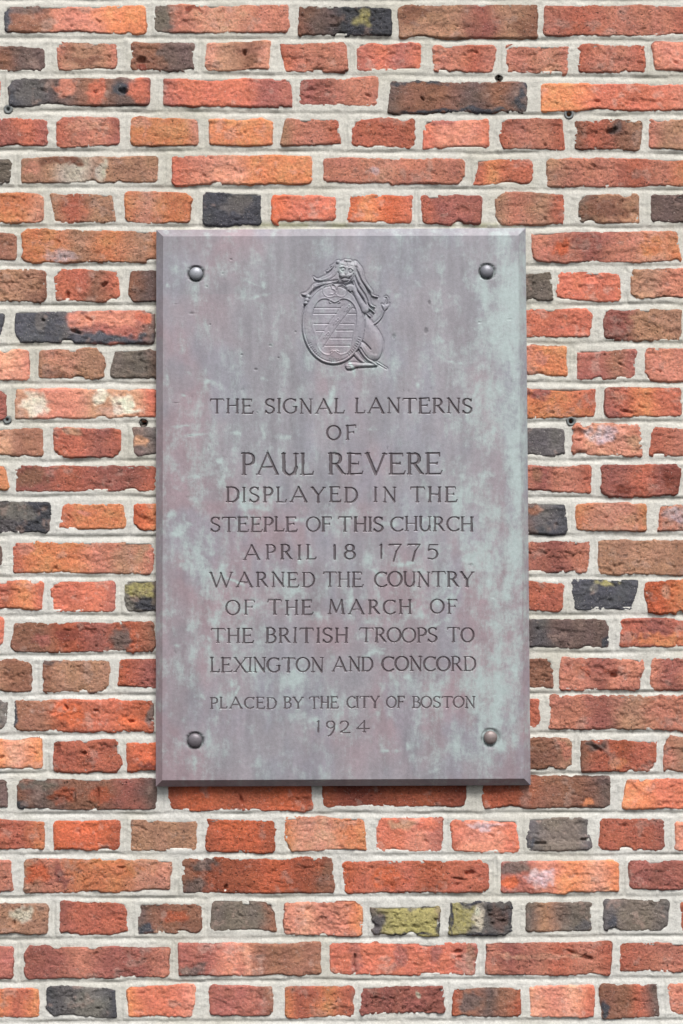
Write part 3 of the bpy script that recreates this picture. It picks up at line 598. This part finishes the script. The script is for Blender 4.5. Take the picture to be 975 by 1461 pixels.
# word, x0, x1, top, bottom (photo pixels)
WORDS = [('THE',299.8,361.4,569.6,589.8),('SIGNAL',378,491.3,569.3,589.6),('LANTERNS',507.1,674,568.7,589.4),
 ('OF',467,508.2,607.8,627.7),('PAUL',344.6,448,647.2,677.2),('REVERE',468.5,630.5,647,676.4),
 ('DISPLAYED',322.6,510,695.4,716.2),('IN',533.7,565.3,694.9,715.8),('THE',584.9,652.2,694.9,715.8),
 ('STEEPLE',300.5,424.3,738.3,758.6),('OF',438.3,473.5,738.2,758.4),('THIS',482.3,547.2,737.7,758),('CHURCH',557.4,675.8,737.7,757.8),
 ('APRIL',347.2,451.7,777.6,798),('1',475.0,482.0,777.3,797.8),('8',491.0,507.0,777,797.5),('1775',541.6,626.7,776.8,797),
 ('WARNED',299,449,816.9,837.3),('THE',460.9,517.9,816.6,837.2),('COUNTRY',534.2,677,816.2,837),
 ('OF',322.8,363.5,856.8,877),('THE',382,447,856.5,876.8),('MARCH',468.5,587.5,856.3,876),('OF',614.5,653,855.7,875.5),
 ('THE',301.3,361.8,896.8,917),('BRITISH',379.4,497,896.5,917),('TROOPS',513,624,896,916.2),('TO',638,676,895.7,915.8),
 ('LEXINGTON',300,461.8,938.6,958.7),('AND',473.8,532,937.8,957.6),('CONCORD',545,678.8,937.2,957.2),
 ('PLACED',300.5,394.5,995.4,1010.9),('BY',405,433,995,1010.8),('THE',441.5,482.8,994.6,1010.8),('CITY',495,542,994.3,1010.2),('OF',552,577.5,994.3,1010),('BOSTON',588.5,677.8,994.1,1010),
 ('1',452.3,457.2,1029,1045),('9',465.5,478.5,1029,1045),('2',484.8,501.5,1028.5,1045),('4',508,527,1028.5,1044.8)]
LET = []; RJ = np.random.RandomState(21)
for wd, x0, x1, yt, yb in WORDS:
    cap = yb - yt; gs = [glyph(c) for c in wd]; n = len(wd)
    tot = sum(g[1] for g in gs) * cap
    k = 1.0
    if n > 1:
        mingap = .10 * cap
        k = min(1.06, (x1 - x0 - (n - 1) * mingap) / tot)
        gap = (x1 - x0 - tot * k) / (n - 1)
    else: k = min(1.15, (x1 - x0) / tot); gap = 0
    x = x0
    for c, (st, W) in zip(wd, gs):
        ja, jb, jw = RJ.normal(0, .16), RJ.normal(0, .22), RJ.uniform(.9, 1.22)
        st = [(a, b, a2 + RJ.normal(0, .012), b2 + RJ.normal(0, .012), wdt * jw) for a, b, a2, b2, wdt in st] if c not in 'OCGS89' else [(a, b, a2, b2, wdt * jw) for a, b, a2, b2, wdt in st]
        segs = [(x + ja + a * cap * k, yb + jb - b * cap, x + ja + a2 * cap * k, yb + jb - b2 * cap, wdt * cap) for a, b, a2, b2, wdt in st]
        LET.append((c, segs, cap)); x += W * cap * k + gap

# --- plate grid ----------------------------------------------------
def axis(lo, hi, fine, fs, cs):
    pts = [lo]; p = lo
    while p < hi - 1e-6:
        st = fs if any(a <= p < b for a, b in fine) else cs
        p = min(p + st, hi)
        nxt = [a for a, b in fine if pts[-1] < a < p]
        if nxt: p = nxt[0]
        pts.append(p)
    return np.array(pts)
bands = [(366, 530)]
for wd, x0, x1, yt, yb in WORDS:
    ext = .36 * (yb - yt) if ('7' in wd or '9' in wd) else 0
    bands.append((yt - 2.2, yb + 2.2 + ext))
us = axis(233, 739.5, [(294, 684)], .72, 3.0); vs = axis(337, 1112, bands, .70, 3.0)
U, Vv = np.meshgrid((us - us[0]) / (us[-1] - us[0]), (vs - vs[0]) / (vs[-1] - vs[0]))
I = np.array(INN)
PX = (I[0, 0] * (1 - U) + I[1, 0] * U) * (1 - Vv) + (I[3, 0] * (1 - U) + I[2, 0] * U) * Vv
PY = (I[0, 1] * (1 - U) + I[1, 1] * U) * (1 - Vv) + (I[3, 1] * (1 - U) + I[2, 1] * U) * Vv
HH = .10 * fbm(PX, PY, 60, 700, 3)
PID = np.zeros(PX.shape, np.int32)            # which part a vertex belongs to
def window(x0, x1, y0, y1):
    r = np.where((PY[:, 0] < y1 + 4) & (PY[:, 0] > y0 - 4) | (PY[:, -1] < y1 + 4) & (PY[:, -1] > y0 - 4))[0]
    q = np.where((PX[0] < x1 + 9) & (PX[0] > x0 - 9) | (PX[-1] < x1 + 9) & (PX[-1] > x0 - 9))[0]
    return slice(r[0], r[-1] + 1), slice(q[0], q[-1] + 1)
def segdist(x, y, x0, y0, x1, y1):
    dx, dy = x1 - x0, y1 - y0; L = dx * dx + dy * dy + 1e-9
    t = np.clip(((x - x0) * dx + (y - y0) * dy) / L, 0, 1)
    return np.hypot(x - x0 - t * dx, y - y0 - t * dy)
DEP = np.zeros(PX.shape)
for li, (c, segs, cap) in enumerate(LET):
    A = np.array(segs)
    sl_ = window(A[:, [0, 2]].min() - 1, A[:, [0, 2]].max() + 1, A[:, [1, 3]].min() - 1, A[:, [1, 3]].max() + 1)
    x, y = PX[sl_], PY[sl_]
    wob = .12 * vn(x, y, 4, 900)
    d = np.zeros(x.shape)
    for x0, y0, x1, y1, wd in segs:
        hw = max(wd / 2, .62) + .20
        d = np.maximum(d, hw + wob - segdist(x, y, x0, y0, x1, y1))
    m = (d > 0) & (d > DEP[sl_])
    DEP[sl_] = np.where(m, d, DEP[sl_]); PID[sl_] = np.where(m, li + 10, PID[sl_])
shallow = np.where(PY > 985, .85, 1.35)
HH -= np.minimum(DEP * 1.8, shallow * 1.2)

# --- emblem (sculpted in its own coordinates, 4.875 units to a millimetre) ----
ES = 4.875
ew = window(428, 558, 366, 530)
EX = (PX[ew] - 400) * ES; EY = (PY[ew] - 340) * ES
E = np.zeros(EX.shape); EID = np.zeros(EX.shape, np.int32)
def spline(pts, closed=True, n=6):
    P = np.array(pts, float); m = len(P); out = []
    rng = range(m) if closed else range(m - 1)
    for i in rng:
        p0, p1, p2, p3 = (P[(i - 1) % m], P[i], P[(i + 1) % m], P[(i + 2) % m]) if closed else (P[max(i - 1, 0)], P[i], P[i + 1], P[min(i + 2, m - 1)])
        for t in np.linspace(0, 1, n, endpoint=False):
            out.append(.5 * ((2 * p1) + (-p0 + p2) * t + (2 * p0 - 5 * p1 + 4 * p2 - p3) * t * t + (-p0 + 3 * p1 - 3 * p2 + p3) * t ** 3))
    if not closed: out.append(P[-1])
    return np.array(out)
def polysdf(P):
    x, y = EX, EY; D = np.full(x.shape, 1e9); inside = np.zeros(x.shape, bool)
    Q = np.roll(P, -1, 0)
    for (x0, y0), (x1, y1) in zip(P, Q):
        D = np.minimum(D, segdist(x, y, x0, y0, x1, y1))
        if y0 != y1:
            c = ((y0 > y) != (y1 > y)) & (x < (x1 - x0) * (y - y0) / (y1 - y0) + x0); inside ^= c
    return np.where(inside, D, -D)
def blob(pts, h, r, base=0.0, part=2, over=True):
    """raised pillow: height h mm over base, rounding off within r units of the edge."""
    d = polysdf(spline(pts)); add(d, h, r, base, part)
def add(d, h, r, base, part):
    global E, EID
    t = np.clip(d / r, 0, 1); hh = base + h * np.sqrt(1 - (1 - t) ** 2)
    m = (d > 0) & (hh > E) if True else d > 0
    E = np.where(m, hh, E); EID = np.where(m, part, EID)
def stroke(pts, w0, w1, h, base=0.0, part=2, closed=False, mx=None):
    P = spline(pts, closed, 5); m = len(P); d = np.full(EX.shape, -1e9); r = np.full(EX.shape, 1.0)
    for i in range(m - 1 + (1 if closed else 0)):
        a, b = P[i], P[(i + 1) % m]; f = i / max(m - 2, 1)
        wv = w0 + (w1 - w0) * f if mx is None else w0 + (mx - w0) * math.sin(math.pi * f)
        dd = wv / 2 - segdist(EX, EY, a[0], a[1], b[0], b[1])
        up = dd > d; d = np.where(up, dd, d); r = np.where(up, wv / 2, r)
    add(d, h, r, base, part)
def carve(pts, w, depth, closed=False):
    global E
    P = spline(pts, closed, 5); m = len(P); d = np.full(EX.shape, 1e9)
    for i in range(m - 1 + (1 if closed else 0)): d = np.minimum(d, segdist(EX, EY, *P[i], *P[(i + 1) % m]))
    E = E - depth * (1 - sstep(w * .25, w, d))
# the ground the lion sits on and its tail, body and hind leg
blob([(590,505),(612,545),(650,600),(692,660),(716,730),(706,800),(684,838),(648,853),(608,834),(572,780),(560,700),(570,600)], 3.2, 62)
blob([(560,720),(590,735),(640,775),(690,800),(680,842),(645,852),(600,838),(570,800)], 3.4, 40)
stroke([(552,735),(585,800),(622,845),(668,882)], 46, 18, 3.2)
stroke([(520,800),(548,835),(580,862)], 30, 14, 2.2)
blob([(452,884),(470,868),(510,864),(560,868),(620,868),(668,876),(660,892),(590,896),(530,900),(505,912),(470,914),(455,900)], 2.6, 16)
stroke([(650,852),(690,874),(742,906)], 8, 3, .7)
carve([(572,718),(600,742),(628,775)], 8, 2.0)
carve([(560,765),(590,812),(620,842),(655,856)], 7, 1.5)
carve([(470,885),(500,882)], 4, .6); carve([(465,897),(485,898)], 4, .6)
stroke([(586,655),(615,618),(665,590),(702,552),(722,505),(728,485)], 10, 7, 1.6)
blob([(728,502),(712,484),(706,458),(722,466),(734,458),(750,462),(757,452),(750,482)], 1.5, 12)
stroke([(728,468),(744,440),(747,418),(738,406),(730,408)], 7, 4, 1.1)
# mane locks right
for pts, a, b in [([(520,175),(556,220),(570,280),(600,330),(632,370),(640,398),(676,410)], 34, 8), ([(515,215),(545,290),(585,350),(610,410),(622,450)], 36, 10),
                  ([(505,260),(530,330),(570,390),(598,440),(608,500)], 36, 12), ([(560,330),(600,400),(625,462),(658,480)], 22, 8), ([(590,430),(612,480),(636,500),(655,520)], 22, 6),
                  ([(585,470),(600,520),(628,548)], 22, 6), ([(540,215),(575,285),(612,340)], 20, 8)]:
    stroke(pts, a, b, 3.1)
# head, mane left and far arm
blob([(395,170),(372,200),(345,238),(300,268),(258,282),(232,268),(246,294),(300,304),(350,300),(400,306),(440,300),(450,200)], 3.0, 26)
stroke([(408,160),(380,182),(352,196)], 14, 4, 1.8); stroke([(372,190),(340,225),(318,232)], 14, 4, 1.8)
blob([(380,290),(300,305),(238,318),(210,350),(180,378),(148,386),(160,402),(190,402),(222,372),(262,340),(320,318),(390,312)], 2.8, 18)
carve([(230,330),(228,368)], 5, 1.0); carve([(252,330),(330,306),(400,292)], 5, .9)
carve([(385,205),(362,245),(325,272),(280,288)], 5, 1.0); carve([(405,225),(385,262),(350,285)], 5, .8)
# shield over the body
d0 = 1 - np.sqrt(((EX - 371) / 219) ** 2 + ((EY - 597) / 281) ** 2)
dsh = d0 * 235
up = dsh > 0
SH = 2.6 * np.sqrt(1 - (1 - np.clip(dsh / 9, 0, 1)) ** 2) - .8 * np.exp(-((dsh - 15) / 3.2) ** 2) + .25 * sstep(15, 60, dsh)
top_hidden = (EY < 318)
E = np.where(up & ~top_hidden, SH, E); EID = np.where(up & ~top_hidden, 1, EID)
E = np.where((dsh <= 0) & (dsh > -5) & (EID == 0), -.35, E)
CART = [(352,432),(318,419),(280,426),(248,455),(225,505),(216,560),(224,615),(244,670),(252,725),(272,775),(306,806),(342,812),(358,800),(378,786),(400,800),(422,810),(462,798),(492,765),(506,715),(512,668),(532,612),(537,550),(530,495),(506,452),(470,426),(432,421),(404,434),(378,446)]
dc = polysdf(spline(CART))
E = np.where(dc > 0, E - .9 * sstep(0, 9, dc), E)
stroke(CART, 9, 9, .8, 2.45, 1, closed=True)
stroke([(352,432),(342,446),(352,452)], 8, 6, .7, 2.4, 1); stroke([(404,434),(416,446),(404,452)], 8, 6, .7, 2.4, 1)
stroke([(358,800),(352,788),(366,782)], 8, 6, .7, 2.4, 1); stroke([(400,800),(408,788),(392,782)], 8, 6, .7, 2.4, 1)
# bars and bend
for x0, x1, y in [(236,420,487),(232,392,527),(236,342,597),(250,304,645),(474,530,527),(416,514,597),(388,508,643),(345,494,698),(312,482,748)]:
    carve([(x0, y), (x1, y)], 4.6, .75)
    stroke([(x0, y + 9), (x1, y + 9)], 9, 9, .22, 1.85, 1)
carve([(518,492),(500,488),(470,522),(410,598),(350,685),(298,762)], 4.6, .8); carve([(432,470),(385,530),(320,620),(268,705)], 4.2, .55)
for cx, cy in ((466,486),(390,578),(322,675)):
    stroke([(cx-18,cy+24),(cx-12,cy+2),(cx+2,cy-8),(cx+6,cy+6),(cx-4,cy+20)], 6, 5, .7, 1.95, 1)
    stroke([(cx+2,cy-10),(cx+14,cy-22),(cx+20,cy-8),(cx+8,cy+2)], 6, 5, .7, 1.95, 1)
# crest roundels with the bird
for (cx, cy, r0) in ((346,364,49),(424,368,41)):
    ring = [(cx + r0 * math.cos(q), cy + r0 * math.sin(q)) for q in np.linspace(.5 if cx < 400 else -2.2, 6.1 if cx < 400 else 2.4, 18)]
    stroke(ring, 7, 7, .7, 2.75, 1)
stroke([(352,326),(362,350),(378,360),(396,340)], 7, 9, .7, 2.75, 1); stroke([(362,352),(384,366),(374,386),(348,394)], 13, 6, .8, 2.75, 1); stroke([(340,395),(352,386),(366,396)], 6, 5, .6, 2.75, 1)
stroke([(400,345),(406,372),(392,392)], 6, 5, .5, 2.75, 1); stroke([(330,412),(380,404),(440,410)], 8, 8, .5, 2.75, 1); stroke([(372,324),(388,334),(398,326)], 6, 5, .6, 2.75, 1)
# worn lettering round the rim: only ticks can be made out
rt = np.random.RandomState(3)
for q in list(np.linspace(212, 242, 9)) + list(np.linspace(262, 280, 6)) + list(np.linspace(302, 338, 10)):
    a = math.radians(q); cx = 371 + 196 * math.cos(a); cy = 597 - 255 * math.sin(a); dx, dy = math.cos(a) * 8, -math.sin(a) * 8
    tx, ty = dy * .5 * rt.uniform(-1, 1), -dx * .5 * rt.uniform(-1, 1)
    carve([(cx - dx, cy - dy), (cx + tx, cy + ty), (cx + dx, cy + dy)], 4.4, .8)
# near arm with paw, far paw, face
stroke([(505,345),(530,392),(556,440),(578,476),(590,500)], 30, 50, 2.2, 2.4)
blob([(455,334),(480,322),(515,330),(535,362),(520,376),(492,370),(470,362)], 2.0, 14, 2.4)
for cx, cy, r in ((466,342,11),(474,356,11),(488,366,10)):
    add(r - np.hypot(EX - cx, EY - cy), 1.8, r, 2.7, 2)
carve([(505,330),(520,400),(545,455),(568,500),(590,516)], 4, .0)
for cx, cy, r in ((197,408,14),(187,430,15),(178,452,12)):
    add(r - np.hypot((EX - cx) / 1.15, EY - cy), 2.0, r, 2.3, 2)
blob([(404,172),(424,160),(462,152),(510,168),(532,200),(530,245),(510,290),(474,312),(436,310),(410,282),(396,240),(396,200)], 3.0, 42, 1.6)
add(14 - np.hypot(EX - 402, (EY - 168)), 2.2, 14, 2.4, 2); add(14 - np.hypot(EX - 524, (EY - 190)), 2.2, 14, 2.2, 2)
for cx in (452, 464, 476, 488): add(8 - np.hypot(EX - cx, (EY - 157 - (cx - 452) * .1) / 1.3), 1.8, 8, 3.0, 2)
for cx, cy in ((437,221),(489,231)):
    add(12 - np.hypot(EX - cx, EY - cy), .9, 12, 4.2, 2)
    E = E - 1.0 * np.exp(-((np.hypot(EX - cx, EY - cy) - 13) / 4.0) ** 2) - .9 * np.exp(-(np.hypot(EX - cx, EY - cy) / 4.5) ** 2)
stroke([(418,206),(440,200),(458,210)], 9, 9, 1.0, 4.2); stroke([(474,213),(492,212),(508,224)], 9, 9, 1.0, 4.2)
stroke([(462,205),(462,232),(458,250)], 13, 18, 1.0, 4.3)
blob([(418,262),(434,250),(455,256),(480,252),(494,264),(482,274),(452,272),(430,274)], .9, 10, 4.3)
carve([(412,268),(422,284),(452,280),(478,284),(494,268)], 6, 1.7); carve([(420,290),(440,306),(468,304),(486,284)], 6, 1.1)
carve([(454,256),(453,276)], 4, .8); carve([(462,168),(466,196)], 5, .8); carve([(420,185),(440,192)], 4, .6); carve([(488,194),(508,200)], 4, .6)
carve([(405,240),(412,268),(416,300)], 5, 1.2); carve([(510,250),(505,282),(488,304)], 5, 1.2)
carve([(530,215),(548,265),(590,335),(625,392)], 5, 1.1); carve([(520,262),(545,325),(588,388),(612,440)], 5, 1.2); carve([(512,300),(540,370),(575,420),(596,462)], 5, 1.2)
carve([(546,236),(566,296),(606,350)], 4, .8)
carve([(584,520),(612,560),(650,610)], 3, .0)
E = E + .10 * vn(EX, EY, 14, 811) * (EID > 0)
free = DEP[ew] <= 0
on = (EID > 0).astype(float); near = np.zeros_like(on)
for ky in range(-3, 4):
    for kx in range(-3, 4):
        if ky * ky + kx * kx <= 10: near = np.maximum(near, np.roll(np.roll(on, ky, 0), kx, 1) * (1 - (ky * ky + kx * kx) / 13))
near = np.where(EID > 0, 0, near)          # a chased line round the relief
HH[ew] += np.where(free, E * 1.0 - .95 * near, 0)
# casting seat: a soft shade-catching hollow follows the relief outline
PID[ew] = np.where(free & (EID > 0), EID, PID[ew])

# dings and casting pits
rp = np.random.RandomState(11)
PITS = [(367,588.5,.8,.8),(274,447,3.2,1.6),(386,493,1.5,1.2),(345,506,1.3,1),(365,527,2,1.5),(347,554,2.4,1),(252,575,1.6,1),(300,463,.9,.9),(553,640,1.3,1.3),(672,806,3,1.2),(640,862,1.5,1.2),(731,545,1.5,1),(728,456,1,1),(684,460,1.2,.8),
        (615,555,1,1),(576,556,.9,.9),(583,558,1.2,1),(663,825,1,1),(612,572,1,1),(318,390,.9,.9),(330,370,1.4,.8),(613,432,1.6,3),(608,472,2.2,4),(562,480,2,3.5),(470,722,.9,.9),(573,722,1,1),(704,853,1,1),(298,640,1,1.6)]
for k in range(26):
    q = (rp.uniform(240, 735), rp.uniform(345, 1105), rp.uniform(.6, 1.2), rp.uniform(.6, 1.1))
    if not (295 < q[0] < 685 and 560 < q[1] < 1050) and not (425 < q[0] < 560 and 360 < q[1] < 530): PITS.append(q)
PT = np.zeros(PX.shape)
for x, y, a, b in PITS:
    sl_ = window(x - 8, x + 8, y - 8, y + 8)
    d = np.hypot((PX[sl_] - x) / (a + .35), (PY[sl_] - y) / (b + .35)) + .2 * vn(PX[sl_], PY[sl_], 2, 60)
    q = 1 - sstep(.4, 1.5, d); PT[sl_] = np.maximum(PT[sl_], q)
HH -= .6 * PT
# bolt seats
BOLTS = [(280, 390.5, 10.2, 0), (695, 387.3, 10.2, 0), (278.5, 1056.3, 10.8, 0), (700, 1052.3, 10.4, 1)]
pc = plate_colour(PX, PY)
pc = pc * (1 - .4 * PT[..., None])
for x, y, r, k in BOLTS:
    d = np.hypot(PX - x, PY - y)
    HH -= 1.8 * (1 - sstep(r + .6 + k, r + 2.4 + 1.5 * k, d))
    pc = pc * (1 - .88 * (1 - sstep(r + .8 + 1.5 * k, r + 3.0 + 1.8 * k, d)))[..., None]     # near-black ring round the bolt head
pp = plate_patina(PX, PY)
FV = at_plane(PX, PY, H_FACE); FV[..., 1] -= HH * .001
FV = FV.reshape(-1, 3); FF = grid_faces(len(vs), len(us)); pidf = PID.reshape(-1); depf = DEP.reshape(-1)
fp = pidf[FF]; mx = fp.max(1)
meandep = depf[FF].mean(1)
fid = np.zeros(len(FF), np.int32)
isl = (mx >= 10) & (meandep > .18); fid[isl] = mx[isl]
emb = (~isl) & ((fp == 1) | (fp == 2)).all(1); fid[emb] = fp[emb].max(1)
pcf = pc.reshape(-1, 3); ppf = pp.reshape(-1)
def sub(sel, name, mat, label=None):
    V, F, c, p_ = compact(FV, FF[sel], pcf, ppf)
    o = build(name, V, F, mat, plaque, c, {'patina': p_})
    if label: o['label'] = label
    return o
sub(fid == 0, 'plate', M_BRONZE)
sub(fid == 1, 'shield', M_BRONZE, 'oval shield with bars, a diagonal band and a small crest in relief')
sub(fid == 2, 'lion', M_BRONZE, 'seated maned lion in relief looking over the top of the shield')
order = np.argsort(fid, kind='stable'); fo = fid[order]
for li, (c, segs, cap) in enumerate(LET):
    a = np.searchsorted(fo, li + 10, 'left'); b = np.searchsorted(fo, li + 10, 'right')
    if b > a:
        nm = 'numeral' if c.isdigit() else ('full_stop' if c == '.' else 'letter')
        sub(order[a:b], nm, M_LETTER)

# bevel and sides: flat faces with crisp mitres
O3 = [at_plane(x, y, H_EDGE) for x, y in OUT]; I3 = [at_plane(x, y, H_FACE) for x, y in INN]
B3 = [p * np.array([1, 0, 1]) + np.array([0, -.0035, 0]) for p in O3]
BV, BF, BC, BP = [], [], [], []
def strip(a0, a1, b1, b0, pa0, pa1, pb1, pb0, n=150, m=3):
    s = np.linspace(0, 1, n)[None, :, None]; t = np.linspace(0, 1, m)[:, None, None]
    f = lambda q0, q1, q2, q3: ((np.array(q0) * (1 - s) + np.array(q1) * s) * (1 - t) + (np.array(q3) * (1 - s) + np.array(q2) * s) * t)
    V = f(a0, a1, b1, b0); P = f(pa0, pa1, pb1, pb0)
    off = sum(len(v) for v in BV)
    V[1:-1, 1:-1, 1] -= .00022 * vn(P[1:-1, 1:-1, 0], P[1:-1, 1:-1, 1], 14, 820)
    BV.append(V.reshape(-1, 3)); BF.append(grid_faces(m, n, off))
    BC.append(plate_colour(P[..., 0], P[..., 1]).reshape(-1, 3)); BP.append(plate_patina(P[..., 0], P[..., 1]).reshape(-1))
for i in range(4):
    j = (i + 1) % 4
    strip(O3[i], O3[j], I3[j], I3[i], OUT[i], OUT[j], INN[j], INN[i])
    strip(B3[i], B3[j], O3[j], O3[i], OUT[i], OUT[j], OUT[j], OUT[i])
off = sum(len(v) for v in BV)
BV.append(np.array(B3)); BF.append(np.array([[off, off + 1, off + 2, off + 3]])); BC.append(np.tile(plate_colour(np.array([490.]), np.array([700.])), (4, 1))); BP.append(np.zeros(4))
build('bevelled_edge', np.concatenate(BV), np.concatenate(BF), M_BRONZE, plaque, np.concatenate(BC), {'patina': np.concatenate(BP)})

M_BOLT = bronze_material('bolt_bronze')
for l_ in list(M_BOLT.node_tree.nodes['Principled BSDF'].inputs['Roughness'].links): M_BOLT.node_tree.links.remove(l_)
M_BOLT.node_tree.nodes['Principled BSDF'].inputs['Roughness'].default_value = .44; M_BOLT.node_tree.nodes['Principled BSDF'].inputs['Metallic'].default_value = .3
for x, y, r0, k in BOLTS:
    r = r0 - .8; prof = [(r, -2.5), (r, .2), (r * .98, 1.2)]
    for a in np.linspace(6, 84, 12):
        q = math.radians(a); prof.append((r * .98 * math.cos(q) * (1 - .05 * math.sin(q)), 1.2 + 4.2 * math.sin(q)))
    prof.append((.02, 5.5))
    colb = s2l(((158, 160, 168), (132, 132, 140), (118, 112, 118), (142, 128, 126))[BOLTS.index((x, y, r0, k))]) * KA
    lathe(x, y, prof, 'bolt', M_BOLT, plaque, n=56, wob=(.004, .012, .008, .015)[BOLTS.index((x, y, r0, k))], color=colb, extra={'patina': -.3}, base=H_FACE)
print('TRIS', sum(len(o.data.polygons) * 2 for o in bpy.data.objects if o.type == 'MESH'), 'OBJ', len(bpy.data.objects))
